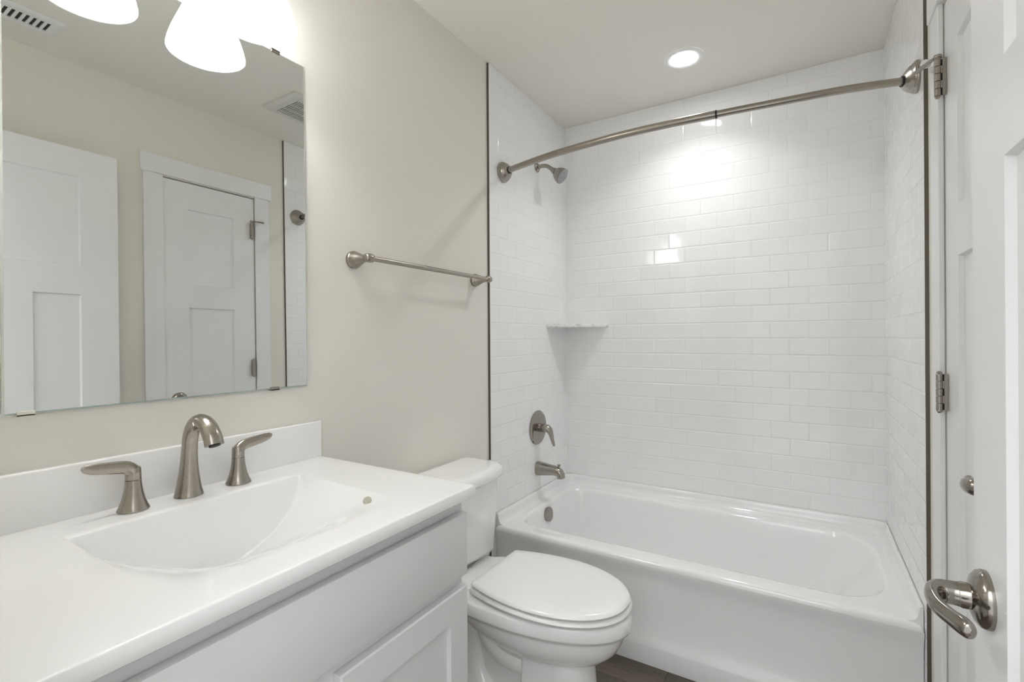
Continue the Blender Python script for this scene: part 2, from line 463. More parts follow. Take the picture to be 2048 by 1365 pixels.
# ------------------------------------------------------------------ bathtub
tub = thing('bathtub', 'white alcove bathtub with a broad front rim, set between tiled walls', 'bathtub', (W / 2, -0.38, 0))
bm = bmesh.new()
TFY = -0.768; DZ = 0.386; e1 = 0.0015
N = 14
def outer(ins, z, r): return rrect(e1 + ins, W - e1 - ins, TFY + ins, -e1 - ins, r, z, N)
def inner(x0, x1, y0, y1, z, ra, rb): return rrect(x0, x1, y0, y1, 0, z, N, (rb, ra, ra, rb))
bx0, bx1, by0, by1 = 0.066, 1.412, -0.682, -0.092
rings = [outer(0, 0.366, 0.006), outer(0.0012, 0.374, 0.007), outer(0.005, 0.3815, 0.010), outer(0.012, 0.3855, 0.016), outer(0.020, DZ, 0.022),
         inner(bx0 - 0.014, bx1 + 0.014, by0 - 0.012, by1 + 0.012, DZ, 0.10, 0.17),
         inner(bx0 - 0.005, bx1 + 0.005, by0 - 0.004, by1 + 0.004, DZ - 0.002, 0.10, 0.17),
         inner(bx0, bx1, by0, by1, DZ - 0.008, 0.10, 0.17),
         inner(bx0 + 0.004, bx1 - 0.008, by0 + 0.004, by1 - 0.004, DZ - 0.022, 0.10, 0.17),
         inner(bx0 + 0.012, bx1 - 0.05, by0 + 0.012, by1 - 0.012, 0.30, 0.10, 0.17),
         inner(bx0 + 0.024, bx1 - 0.13, by0 + 0.024, by1 - 0.024, 0.19, 0.10, 0.17),
         inner(bx0 + 0.040, bx1 - 0.20, by0 + 0.040, by1 - 0.040, 0.115, 0.10, 0.16),
         inner(bx0 + 0.062, bx1 - 0.245, by0 + 0.062, by1 - 0.062, 0.080, 0.09, 0.15),
         inner(bx0 + 0.100, bx1 - 0.29, by0 + 0.100, by1 - 0.100, 0.066, 0.08, 0.12),
         inner(bx0 + 0.160, bx1 - 0.35, by0 + 0.160, by1 - 0.160, 0.062, 0.06, 0.08)]
loft(bm, rings, cap0=False)
# apron: runs the whole length, drawn in between the rim and a flared foot
prof = [(TFY, 0.366), (TFY + 0.001, 0.352), (TFY + 0.008, 0.334), (TFY + 0.013, 0.30), (TFY + 0.015, 0.22), (TFY + 0.014, 0.16), (TFY + 0.010, 0.118),
        (TFY + 0.002, 0.092), (TFY - 0.005, 0.076), (TFY - 0.0065, 0.068), (TFY - 0.0065, 0.012), (TFY - 0.004, 0.0)]
ra = [bm.verts.new((e1, y, z)) for y, z in prof]; rb = [bm.verts.new((W - e1, y, z)) for y, z in prof]
for i in range(len(prof) - 1): bm.faces.new((ra[i], rb[i], rb[i + 1], ra[i + 1]))
# end walls and back so that the tub is a closed body
for x in (e1, W - e1):
    vs = [bm.verts.new((x, y, z)) for y, z in prof] + [bm.verts.new((x, -0.30, 0.0)), bm.verts.new((x, -0.30, 0.366))]
    bm.faces.new(vs)
obj('tub_shell', bm, TUBM, tub, angle=50)
# raised tile ledge on three sides, coved into the deck
bm = bmesh.new()
path = []; Rc = 0.055
for t in [i / 6 for i in range(7)]: path.append((Vector((0, TFY + 0.012 + t * (-TFY - 0.012 - Rc))), Vector((1, 0)), None))
for k in range(1, 12):
    a = PI - k * (PI / 2) / 12
    path.append((Vector((Rc + Rc * math.cos(a), -Rc + Rc * math.sin(a))), Vector((-math.cos(a), -math.sin(a))), 'l'))
for t in [i / 8 for i in range(9)]: path.append((Vector((Rc + t * (W - 2 * Rc), 0)), Vector((0, -1)), None))
for k in range(1, 12):
    a = PI / 2 - k * (PI / 2) / 12
    path.append((Vector((W - Rc + Rc * math.cos(a), -Rc + Rc * math.sin(a))), Vector((-math.cos(a), -math.sin(a))), 'r'))
for t in [i / 6 for i in range(7)]: path.append((Vector((W, -Rc - t * (-TFY - 0.012 - Rc))), Vector((-1, 0)), None))
pr_ = [(0.002, 0.4335), (0.006, 0.4345), (0.010, 0.430), (0.0125, 0.415), (0.015, 0.402), (0.022, 0.392), (0.034, 0.3868), (0.042, 0.3850)]
rings = []
for i, (p, nrm, side) in enumerate(path):
    endf = 1.0
    ring = [(min(max(p.x, e1), W - e1) if side is None else (e1 if side == 'l' else W - e1), -e1 if side else min(p.y, -e1), 0.37),
            (min(max(p.x, e1), W - e1) if side is None else (e1 if side == 'l' else W - e1), -e1 if side else min(p.y, -e1), 0.4335)]
    if side:
        # project onto the wall lines so the top fills the corner
        c = Vector((Rc if side == 'l' else W - Rc, -Rc)); d = (p - c); s = Rc / max(abs(d.x), abs(d.y)); q = c + d * s
        ring = [(min(max(q.x, e1), W - e1), min(q.y, -e1), 0.37), (min(max(q.x, e1), W - e1), min(q.y, -e1), 0.4335)]
    for o_, z in pr_: ring.append((p.x + nrm.x * o_, p.y + nrm.y * o_, z))
    ring.append((p.x + nrm.x * 0.042, p.y + nrm.y * 0.042, 0.37))
    rings.append(ring)
loft(bm, rings, closed=True)
obj('tile_ledge', bm, TUBM, tub, angle=60)
bm = bmesh.new()
lathe(bm, [(0, 0.034), (0.007, 0.036), (0.012, 0.036), (0.0135, 0.034), (0.014, 0.0)], (bx0 + 0.009, -0.40, 0.332), (0.99, 0, 0.13), 48)
op = obj('overflow_plate', bm, NICK, tub); op['label'] = 'brushed nickel overflow plate'
bm = bmesh.new()
lathe(bm, [(0, 0.030), (0.003, 0.030), (0.004, 0.024), (0.004, 0.0)], (0.30, -0.387, 0.0615), (0, 0, 1), 40)
obj('tub_drain', bm, NICK, tub)

# ------------------------------------------------------------------ tub and shower fittings
PYL = -0.362
sp = thing('tub_spout', 'brushed nickel tub spout with a pull-up diverter knob below the shower valve', 'tub spout', (0, PYL, 0.545))
bm = bmesh.new()
path = [(0.0008, PYL, 0.545, 0.032, 0.035), (0.02, PYL, 0.545, 0.031, 0.034), (0.06, PYL, 0.5455, 0.0275, 0.0285), (0.095, PYL, 0.5455, 0.0245, 0.024),
        (0.118, PYL, 0.541, 0.0235, 0.022), (0.131, PYL, 0.529, 0.0225, 0.019), (0.1335, PYL, 0.512, 0.022, 0.018)]
sweep(bm, spline(path, 6), 28, power=2.6)
obj('spout_body', bm, NICK, sp)
bm = bmesh.new()
lathe(bm, [(0, 0.004), (0.012, 0.0035), (0.014, 0.007), (0.018, 0.009), (0.021, 0.008)], (0.121, PYL, 0.558), (0.1, 0, 1), 20)
obj('diverter_knob', bm, NICK, sp)

va = thing('shower_valve', 'round nickel shower valve trim with a curved lever on the left tiled wall', 'shower valve', (0, PYL, 0.756))
bm = bmesh.new()
lathe(bm, [(0.0005, 0.088), (0.004, 0.088), (0.008, 0.084), (0.0105, 0.07), (0.0125, 0.045), (0.0135, 0.028)], (0, PYL, 0.756), (1, 0, 0), 64)
obj('valve_plate', bm, SATIN, va)
bm = bmesh.new()
lathe(bm, [(0.010, 0.022), (0.030, 0.021), (0.031, 0.0195), (0.034, 0.0195), (0.035, 0.022), (0.045, 0.022)], (0, PYL, 0.756), (1, 0, 0), 40)
obj('valve_hub', bm, SATIN, va)
bm = bmesh.new()
path = [(0.043, PYL, 0.756, 0.0215, 0.0215), (0.058, PYL, 0.755, 0.022, 0.020), (0.071, PYL, 0.746, 0.0205, 0.015), (0.079, PYL, 0.728, 0.0175, 0.0105),
        (0.085, PYL, 0.705, 0.0145, 0.008), (0.091, PYL, 0.685, 0.012, 0.0065), (0.096, PYL, 0.672, 0.0095, 0.005), (0.097, PYL, 0.669, 0.003, 0.002)]
sweep(bm, spline(path, 7), 28)
obj('valve_lever', bm, NICK, va)

SY = -0.352
sh = thing('showerhead', 'small bell-shaped nickel shower head on a bent arm high on the left tile', 'shower head', (0, SY, 2.108))
bm = bmesh.new()
lathe(bm, [(0.0005, 0.026), (0.003, 0.026), (0.008, 0.021), (0.011, 0.013)], (0, SY, 2.108), (1, 0, 0), 36)
obj('arm_flange', bm, NICK, sh)
bm = bmesh.new()
sweep(bm, spline([(0.002, SY, 2.108, 0.0102, 0.0102), (0.03, SY, 2.110, 0.0102, 0.0102), (0.055, SY, 2.106, 0.0102, 0.0102), (0.075, SY, 2.093, 0.0102, 0.0102), (0.098, SY, 2.074, 0.0102, 0.0102)], 8), 20)
obj('shower_arm', bm, NICK, sh)
bm = bmesh.new()
hd = Vector((0.78, 0, -0.62)).normalized(); ho = Vector((0.088, SY, 2.082))
lathe(bm, [(0, 0.012), (0.012, 0.013), (0.013, 0.016), (0.024, 0.0165), (0.026, 0.020), (0.036, 0.028), (0.048, 0.034), (0.060, 0.038), (0.070, 0.040), (0.075, 0.0395)], ho, hd, 48)
obj('head_bell', bm, NICK, sh)
bm = bmesh.new()
lathe(bm, [(0.074, 0.0365), (0.0775, 0.036), (0.0785, 0.031)], ho, hd, 48)
for ring_r, cnt in ((0.0, 1), (0.013, 6), (0.025, 12)):
    u, v = frame(hd)
    for k in range(cnt):
        a = 2 * PI * k / cnt
        lathe(bm, [(0.078, 0.0026), (0.0802, 0.002)], ho + u * ring_r * math.cos(a) + v * ring_r * math.sin(a), hd, 8)
obj('spray_face', bm, GREYP, sh)

# curved curtain rod
ZR = 1.987
rod = thing('curtain_rod', 'curved brushed nickel shower curtain rod spanning the tub alcove', 'curtain rod', (W / 2, -0.68, ZR))
ROD = spline([(0.016, -0.690), (0.20, -0.738), (0.354, -0.766), (0.577, -0.788), (0.76, -0.788), (0.928, -0.778), (1.179, -0.754), (1.312, -0.737), (W - 0.016, -0.699)], 24)
def rod_pt(t):
    f = t * (len(ROD) - 1); i = min(int(f), len(ROD) - 2); f -= i
    x = ROD[i][0] * (1 - f) + ROD[i + 1][0] * f
    return (x, ROD[i][1] * (1 - f) + ROD[i + 1][1] * f, ZR + 0.006 * (x / W - 0.3))
TJ = 0.625
for (a, b, r) in ((0.0, TJ, 0.0135), (TJ - 0.004, 1.0, 0.0118)):
    bm = bmesh.new()
    sweep(bm, [(*rod_pt(a + (b - a) * i / 40), r, r) for i in range(41)], 24)
    obj('rod_tube', bm, NICK, rod)
bm = bmesh.new()
sweep(bm, [(*rod_pt(TJ + d), 0.0140, 0.0140) for d in (0, 0.0015, 0.0033)], 24)
obj('joint_ring', bm, BLACK, rod)
for xx, dx, t0 in ((0.0, 1, 0.0), (W, -1, 1.0)):
    p0 = Vector(rod_pt(t0)); p1 = Vector(rod_pt(abs(t0 - 0.02))); d = (p1 - p0).normalized()
    dep = 0.0345 if dx < 0 else 0.044
    ang = math.atan2(d.y, abs(d.x))                       # the flange leans the way the rod leaves it
    bm = bmesh.new()
    u = Vector((0, 1, 0)); v = Vector((0, 0, 1)); n_ = Vector((dx, 0, 0)); rings = []
    tip = p0 + d * ((dep - 0.0162) / abs(d.x))
    lean = 0.012 if dx > 0 else -0.010
    base = Vector((xx + dx * 0.0005, tip.y + lean, tip.z))
    for t, r, k in ((0, 0.046, 0), (0.004, 0.047, 0), (0.008, 0.0455, 0.06), (0.0095, 0.0425, .10), (0.013, 0.042, .2), (0.0145, 0.0395, .25), (0.021, 0.036, .45), (0.027, 0.0295, .7), (0.032, 0.022, .9), (0.0345, 0.0175, 1)):
        c = base + n_ * (t * dep / 0.0345) + Vector((0, -lean * k, 0))
        tilt = Matrix.Rotation(dx * ang * k, 3, 'Z')
        rings.append([c + tilt @ (u * (r * math.cos(2 * PI * i / 40)) + v * (r * math.sin(2 * PI * i / 40))) for i in range(40)])
    loft(bm, rings)
    fl = obj('wall_flange', bm, NICK, rod)
    bm = bmesh.new()
    lathe(bm, [(0, 0.0158), (0.0035, 0.0158)], tip, d, 32)
    obj('gasket', bm, BLACK, fl)

# corner shelf
bm = bmesh.new()
prof = [(0.0005, -0.0005)]
for k in range(17):
    t = k / 16; x = 0.255 * t; y = -0.258 * (1 - t)
    bulge = 0.020 * math.sin(PI * t)
    prof.append((x + bulge * 0.71 + 0.0005, y - bulge * 0.71 - 0.0005))
top = [(x, y, 1.297) for x, y in prof]
def ins(k): return [(x + (0.11 - x) * k, y + (-0.11 - y) * k) for x, y in prof]
rings = []
for k, z in ((0.03, 1.277), (0.0, 1.281), (0.0, 1.2935), (0.03, 1.297)):
    q = ins(k); q = [(max(min(x, px), .0005) if px <= .001 else x, y if py < -.001 else -.0005, z) for (x, y), (px, py) in zip(q, prof)]
    rings.append(q)
loft(bm, rings)
tag(obj('corner_shelf', bm, MARB), 'white marble corner shelf mounted in the back left tile corner', 'shelf')

# ------------------------------------------------------------------ toilet
TC = -1.167
to = thing('toilet', 'white two-piece toilet with closed lid standing between vanity and tub', 'toilet', (0.35, TC, 0))
bm = bmesh.new()
rings = [egg(0.165, 0.690, 0.130, TC, 0.3900, flat=1.4), egg(0.145, 0.722, 0.162, TC, 0.3900, flat=1.4), egg(0.136, 0.737, 0.175, TC, 0.3880, flat=1.4), egg(0.133, 0.742, 0.180, TC, 0.381, flat=1.4),
         egg(0.133, 0.742, 0.180, TC, 0.352, flat=1.4), egg(0.134, 0.740, 0.178, TC, 0.345, flat=1.4), egg(0.140, 0.729, 0.169, TC, 0.341, flat=1.2),
         egg(0.150, 0.724, 0.166, TC, 0.328, flat=1), egg(0.165, 0.716, 0.161, TC, 0.305, flat=.9), egg(0.20, 0.700, 0.150, TC, 0.276, flat=.6),
         egg(0.245, 0.672, 0.128, TC, 0.248, flat=.3), egg(0.29, 0.635, 0.098, TC, 0.228), egg(0.36, 0.57, 0.05, TC, 0.218)]
loft(bm, rings)
obj('bowl', bm, PORC, to, angle=55)
bm = bmesh.new()
rings = []
for z, xb, xf, hw in ((0.255, 0.418, 0.618, 0.090), (0.20, 0.416, 0.622, 0.091), (0.14, 0.415, 0.626, 0.093), (0.08, 0.414, 0.632, 0.096), (0.045, 0.412, 0.636, 0.099), (0.03, 0.410, 0.642, 0.104), (0.0, 0.410, 0.644, 0.106)):
    rings.append(rrect(xb, xf, TC - hw, TC + hw, 0, z, 12, (0.085, 0.012, 0.012, 0.085)))
loft(bm, rings)
obj('pedestal', bm, PORC, to, angle=50)
bm = bmesh.new()
# the trap shows as soft ridges that curve down from under the tank and forward into the pedestal
for sd in (-1, 1):
    for pts in (((0.292, 0.335, 0.030), (0.300, 0.285, 0.029), (0.325, 0.246, 0.027), (0.370, 0.228, 0.025), (0.450, 0.226, 0.024)),
                ((0.245, 0.320, 0.030), (0.258, 0.268, 0.029), (0.288, 0.215, 0.027), (0.335, 0.186, 0.0245), (0.385, 0.178, 0.023), (0.450, 0.177, 0.022))):
        sweep(bm, spline([(x, TC + sd * 0.066, z, 0.030, r) for x, z, r in pts], 8), 28, hint=(0, 1, 0))
box(bm, 0.20, 0.46, TC - 0.062, TC + 0.062, 0.0, 0.30)
obj('trapway', bm, PORC, to, angle=60)
bm = bmesh.new()
rings = []
for z, xb, xf, hw in ((0.0, 0.10, 0.345, 0.118), (0.018, 0.10, 0.343, 0.117), (0.045, 0.11, 0.330, 0.108), (0.075, 0.125, 0.300, 0.094), (0.11, 0.135, 0.272, 0.086), (0.18, 0.14, 0.255, 0.082), (0.25, 0.125, 0.250, 0.086), (0.335, 0.09, 0.262, 0.105)):
    rings.append(rrect(xb, xf, TC - hw, TC + hw, 0.05, z, 10))
loft(bm, rings)
obj('foot', bm, PORC, to, angle=55)
for s in (-1, 1):
    bm = bmesh.new()
    lathe(bm, [(0, 0.020), (0.008, 0.0185), (0.016, 0.012), (0.019, 0.004)], (0.29, TC + s * 0.098, 0.040), (0, 0, 1), 24)
    obj('bolt_cap', bm, PORC, to)
bm = bmesh.new()
loft(bm, [rrect(0.035, 0.30, TC - 0.112, TC + 0.112, 0.04, 0.318, 10), rrect(0.025, 0.31, TC - 0.122, TC + 0.122, 0.04, 0.335, 10), rrect(0.025, 0.31, TC - 0.124, TC + 0.124, 0.04, 0.386, 10), rrect(0.032, 0.30, TC - 0.118, TC + 0.118, 0.04, 0.3945, 10)])
obj('tank_deck', bm, PORC, to)
def tank_ring(xb, xf, hw, z, bow):
    pts = []
    base = rrect(xb, xf, TC - hw, TC + hw, 0, z, 12, (0.045, 0.02, 0.02, 0.045))
    # densify the front so that it bows
    out = []
    for i, p in enumerate(base):
        q = base[(i + 1) % len(base)]
        out.append(p)
        if abs(q[1] - p[1]) > 0.1 or abs(q[0] - p[0]) > 0.05:
            for k in range(1, 8): out.append(tuple(a + (b - a) * k / 8 for a, b in zip(p, q)))
    for x, y, zz in out:
        f = max(0.0, (x - xb) / (xf - xb)); t = (y - TC) / hw
        pts.append((x + bow * f * (1 - t * t) - 0.010 * f * t * t, y, zz))
    return pts
bm = bmesh.new()
loft(bm, [tank_ring(0.035, 0.140, 0.120, 0.402, .018), tank_ring(0.022, 0.165, 0.145, 0.412, .020), tank_ring(0.018, 0.178, 0.154, 0.432, .020), tank_ring(0.012, 0.184, 0.160, 0.56, .020), tank_ring(0.010, 0.190, 0.166, 0.66, .020), tank_ring(0.010, 0.192, 0.168, 0.703, .020)])
obj('tank', bm, PORC, to, angle=50)
bm = bmesh.new()
loft(bm, [tank_ring(0.010, 0.196, 0.172, 0.700, .02), tank_ring(0.006, 0.204, 0.178, 0.704, .02), tank_ring(0.005, 0.207, 0.180, 0.712, .02), tank_ring(0.005, 0.207, 0.180, 0.728, .02),
          tank_ring(0.007, 0.203, 0.177, 0.738, .02), tank_ring(0.014, 0.192, 0.168, 0.7445, .018), tank_ring(0.03, 0.17, 0.150, 0.746, .016)])
obj('tank_lid', bm, PORC, to, angle=50)
bm = bmesh.new()
def lid_ring(xb, xf, hw, hb, z, xm=0.475, rc=0.012, n=20):
    """seat outline: straight back 2*hb wide at xb, widest 2*hw at xm, rounded front at xf"""
    half = [(xb, 0.0), (xb, hb * 0.5), (xb, hb - rc)]
    for k in range(1, 5):
        a = PI / 2 * k / 4
        half.append((xb + rc * (1 - math.cos(a)), hb - rc + rc * math.sin(a)))
    x0 = xb + rc
    for k in range(1, 13):
        t = k / 12; x = x0 + (xm - x0) * t
        half.append((x, hb + (hw - hb) * (1 - (1 - t) ** 2.0)))
    for k in range(1, n + 1):
        a = PI / 2 * k / n
        half.append((xm + (xf - xm) * math.sin(a) ** 0.97, hw * math.cos(a) ** 0.93 if k < n else 0.0))
    pts = half + [(x, -y) for x, y in half[-2:0:-1]]
    return [(x, TC + y, z) for x, y in pts]
loft(bm, [lid_ring(0.295, 0.690, 0.140, 0.105, 0.3975), lid_ring(0.263, 0.732, 0.175, 0.140, 0.3980), lid_ring(0.257, 0.738, 0.181, 0.146, 0.4005), lid_ring(0.255, 0.741, 0.184, 0.148, 0.4065), lid_ring(0.257, 0.738, 0.181, 0.146, 0.4125), lid_ring(0.264, 0.730, 0.174, 0.139, 0.4142), lid_ring(0.295, 0.690, 0.140, 0.105, 0.4142)])
obj('seat', bm, SEATP, to, angle=50)
bm = bmesh.new()
loft(bm, [lid_ring(0.295, 0.690, 0.140, 0.105, 0.4200), lid_ring(0.265, 0.729, 0.175, 0.140, 0.4200), lid_ring(0.262, 0.733, 0.179, 0.143, 0.4215), lid_ring(0.260, 0.735, 0.181, 0.145, 0.4255), lid_ring(0.262, 0.731, 0.178, 0.143, 0.4315), lid_ring(0.268, 0.721, 0.170, 0.137, 0.4355),
          lid_ring(0.29, 0.67, 0.13, 0.11, 0.4378, 0.46), lid_ring(0.34, 0.59, 0.07, 0.06, 0.4386, 0.45)])
obj('seat_lid', bm, SEATP, to, angle=50)
for s in (-1, 1):
    bm = bmesh.new()
    box(bm, 0.246, 0.272, TC + s * 0.075 - 0.016, TC + s * 0.075 + 0.016, 0.3945, 0.414, bev=0.004, seg=3)
    obj('seat_hinge', bm, SEATP, to)

# ------------------------------------------------------------------ vanity
VY0, VY1 = FY + 0.001, -1.672
XF = 0.546; ZC = 0.889; CTH = 0.026
vc = thing('vanity_cabinet', 'white shaker vanity cabinet with one wide false drawer front over doors', 'vanity cabinet', (0.26, (VY0 + VY1) / 2, 0))
FX = 0.506       # face frame plane
bm = bmesh.new()
cy1 = VY1 - 0.001
CZ = ZC - CTH - 0.0005
box(bm, -PX + 0.001, FX, cy1 - 0.018, cy1, 0.10, CZ)                 # right side panel
box(bm, -PX + 0.001, FX, VY0, VY0 + 0.018, 0.10, CZ)                 # left side panel
box(bm, -PX + 0.001, 0.010, VY0 + 0.018, cy1 - 0.018, 0.10, CZ)      # back
box(bm, 0.010, FX - 0.019, VY0 + 0.018, cy1 - 0.018, 0.10, 0.118)    # bottom shelf
box(bm, FX - 0.019, FX, VY0 + 0.018, cy1 - 0.018, 0.100, CZ)         # face frame
box(bm, -PX + 0.001, FX - 0.075, VY0, cy1 - 0.0005, 0.0, 0.10)       # toe kick
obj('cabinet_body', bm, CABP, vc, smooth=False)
DF = FX + 0.020
MY = (VY0 + cy1) / 2
def slab(y0, y1, z0, z1): return B(FX + 0.0005, DF, y0, y1, z0, z1, bev=0.0035, seg=2)
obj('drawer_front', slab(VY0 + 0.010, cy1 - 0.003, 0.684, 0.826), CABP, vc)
def shaker(y0, y1, z0, z1, fr=0.062):
    bm = bmesh.new()
    def rect(x, e): return [(x, y0 + e, z0 + e), (x, y1 - e, z0 + e), (x, y1 - e, z1 - e), (x, y0 + e, z1 - e)]
    loft(bm, [rect(FX + 0.0005, 0), rect(DF - 0.003, 0), rect(DF, 0.003), rect(DF, fr), rect(DF - 0.011, fr + 0.002)])
    return bm
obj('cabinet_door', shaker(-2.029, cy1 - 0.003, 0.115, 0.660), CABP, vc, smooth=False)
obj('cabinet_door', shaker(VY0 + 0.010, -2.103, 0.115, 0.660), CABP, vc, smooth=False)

# worktop with the trough basin moulded in
ct = thing('sink_countertop', 'glossy white vanity top with moulded sink basin and low backsplash', 'countertop', (0.27, (VY0 + VY1) / 2, ZC))
BYC, BHW, BDEP, BXB, BXF = -2.044, 0.2195, 0.146, 0.1215, 0.482
def sst(t):
    t = min(max(t, 0), 1); return t * t * (3 - 2 * t)
def basin_z(x, y):
    t = abs((y - BYC) / BHW)
    if t >= 1 or x <= BXB or x >= BXF: return ZC
    s_ = min(max((x - BXB) / (BXF - BXB), 0), 1)
    prof = (1 - t ** 2) ** (0.55 + 1.5 * s_)     # steep sides at the back, easing towards the front
    g = sst((x - BXB) / 0.022)                  # steep back wall
    u = (BXF - x) / (BXF - 0.15)                 # floor ramps up to the front rim
    h = u if u > 0.3 else 0.3 * (2 * (u / 0.3) ** 2 - (u / 0.3) ** 3)
    return ZC - BDEP * prof * min(g, min(h, 1.0))
xs = sorted(set([round(v_, 5) for v_ in [-PX + 0.001 + i * (BXB + 0.001 - (-PX + 0.001)) / 6 for i in range(7)] + [BXB + 0.026 * i / 14 for i in range(15)] + [BXB + 0.03 + (BXF + 0.006 - BXB - 0.03) * i / 46 for i in range(47)] + [0.505, 0.525, XF - 0.006]]))
ys = sorted(set([round(v_, 5) for v_ in [VY0, VY0 + 0.05, VY0 + 0.1, BYC - BHW - 0.004] + [BYC - BHW * math.cos(PI * i / 110) for i in range(111)] + [BYC + BHW + 0.004, -1.78, -1.74, -1.70, VY1 - 0.005]]))
bm = bmesh.new()
grid = [[bm.verts.new((x, y, basin_z(x, y))) for y in ys] for x in xs]
for i in range(len(xs) - 1):
    for j in range(len(ys) - 1):
        bm.faces.new((grid[i][j], grid[i + 1][j], grid[i + 1][j + 1], grid[i][j + 1]))
# rounded front and right edges, then down and underneath
border = [grid[0][j] for j in range(len(ys))]
edge = [grid[i][-1] for i in range(len(xs))]               # right end, back to front
front = [grid[-1][j] for j in range(len(ys) - 1, -1, -1)]   # front, right to left
chain = edge + front[1:]
def off(v_, dx, dy, z):
    onf = abs(v_.co.x - (XF - 0.006)) < 1e-4; onr = abs(v_.co.y - (VY1 - 0.005)) < 1e-4
    return bm.verts.new((v_.co.x + (dx if onf else 0), v_.co.y + (dy if onr else 0), z))
prev = chain
for dx, dz in ((0.0035, 0.0002), (0.0055, 0.0011), (0.006, 0.0025), (0.006, CTH - 0.002), (0.004, CTH), (-0.02, CTH)):
    cur = [off(v_, dx, dx * 0.9 if dx > 0 else dx, ZC - dz) for v_ in chain]
    for a in range(len(chain) - 1):
        bm.faces.new((prev[a], prev[a + 1], cur[a + 1], cur[a]))
    prev = cur
obj('worktop', bm, CULT, ct, angle=60)
bm = bmesh.new()
box(bm, -PX + 0.0006, 0.012, VY0, VY1 - 0.002, ZC - 0.002, ZC + 0.1015, bev=0.0035, seg=3)
obj('backsplash', bm, CULT, ct)
bm = bmesh.new()
ox, oy = 0.414, -1.870
lathe(bm, [(0, 0.009), (0.002, 0.009), (0.0028, 0.0075), (0.0022, 0.0)], (ox, oy, basin_z(ox, oy) + 0.0035), (0.25, -0.75, 0.62), 28)
og = obj('overflow_hole', bm, simple('overflow_grommet', (0.42, 0.40, 0.33), 0.4), ct); og['label'] = 'small oval overflow grommet'
bm = bmesh.new()
lathe(bm, [(0, 0.028), (0.002, 0.030), (0.004, 0.027), (0.003, 0.020), (0.006, 0.018), (0.008, 0.0)], (0.20, BYC, ZC - BDEP - 0.001), (0, 0, 1), 36)
obj('basin_drain', bm, NICK, ct)

# widespread faucet
fa = thing('widespread_faucet', 'brushed nickel widespread faucet with arched spout and two lever handles', 'faucet', (0.055, -2.04, ZC))
FYC = -2.041
bm = bmesh.new()
path = [(0.054, FYC, ZC + 0.0008, 0.0275, 0.0275), (0.054, FYC, ZC + 0.004, 0.0268, 0.0268), (0.054, FYC, ZC + 0.012, 0.0248, 0.0250), (0.0543, FYC, ZC + 0.03, 0.0215, 0.0225), (0.0555, FYC, ZC + 0.062, 0.0172, 0.0185), (0.058, FYC, ZC + 0.098, 0.0150, 0.0162),
        (0.0645, FYC, ZC + 0.130, 0.0148, 0.0155), (0.081, FYC, ZC + 0.154, 0.0152, 0.015), (0.106, FYC, ZC + 0.1635, 0.0162, 0.0148), (0.131, FYC, ZC + 0.157, 0.0172, 0.0145), (0.150, FYC, ZC + 0.138, 0.0182, 0.0142), (0.159, FYC, ZC + 0.119, 0.0186, 0.0138)]
sweep(bm, path[:2] + spline(path[1:], 8)[1:], 36, hint=(1, 0, 0.001))
sp_ = obj('spout', bm, NICK, fa)
bm = bmesh.new()
lathe(bm, [(0, 0.0105), (0.003, 0.0105)], (0.159, FYC, ZC + 0.1195), (0.42, 0, -0.9), 24)
obj('aerator', bm, BLACK, sp_)
for (hx, hy, sg, kick) in ((0.0575, -2.1425, -1, 0.000), (0.0585, -1.9375, 1, 0.0)):
    bm = bmesh.new()
    lathe(bm, [(0.0006, 0.0265), (0.003, 0.0265), (0.010, 0.0232), (0.022, 0.0190), (0.036, 0.0158), (0.050, 0.0140), (0.0595, 0.0133)], (hx, hy, ZC), (0, 0, 1), 40)
    hd_ = obj('handle', bm, NICK, fa)
    bm = bmesh.new()
    z0 = ZC + 0.0605
    path = [(hx, hy, z0, 0.0133, 0.0133), (hx, hy, z0 + 0.008, 0.0132, 0.0134), (hx, hy + sg * 0.001, z0 + 0.016, 0.0128, 0.0135), (hx, hy + sg * 0.010, z0 + 0.0245, 0.0125, 0.0095),
            (hx + 0.001, hy + sg * 0.026, z0 + 0.0285, 0.0120, 0.0062), (hx + 0.002, hy + sg * 0.046, z0 + 0.0315, 0.0112, 0.0048), (hx + 0.003, hy + sg * 0.064, z0 + 0.0345, 0.0098, 0.0042), (hx + 0.004, hy + sg * 0.076, z0 + 0.0375, 0.0068, 0.0032), (hx + 0.004, hy + sg * 0.081, z0 + 0.0390, 0.0022, 0.0016)]
    sweep(bm, spline(path, 8), 28, hint=(1, 0, 0.001) if True else None)
    lathe(bm, [(0, 0.0124), (0.0145, 0.0128), (0.0205, 0.0128), (0.0238, 0.0112), (0.0252, 0.007), (0.0256, 0.001)], (hx, hy, z0), (0, 0, 1), 36)
    obj('lever', bm, NICK, hd_)

# ------------------------------------------------------------------ mirror, leaning back a trifle on its bottom clips
MY0, MY1, MZ0, MZ1, TILT = -2.312, -1.7135, 1.0925, 1.9845, 0.007
mi = thing('vanity_mirror', 'frameless rectangular wall mirror above the vanity sink', 'mirror', (0, (MY0 + MY1) / 2, MZ0))
bm = bmesh.new()
th = 0.005
def mring(xo, e):
    """rectangle parallel to the leaning mirror, xo in front of its back, inset by e"""
    f = lambda z: -PX + 0.0008 + TILT * (MZ1 - z) + xo
    return [(f(MZ0 + e), MY0 + e, MZ0 + e), (f(MZ0 + e), MY1 - e, MZ0 + e), (f(MZ1 - e), MY1 - e, MZ1 - e), (f(MZ1 - e), MY0 + e, MZ1 - e)]
loft(bm, [mring(0, 0), mring(th - 0.0022, 0), mring(th, 0.0035)])
bm.faces.ensure_lookup_table()
for f_ in bm.faces:
    f_.material_index = 1
bm.faces[-1].material_index = 0
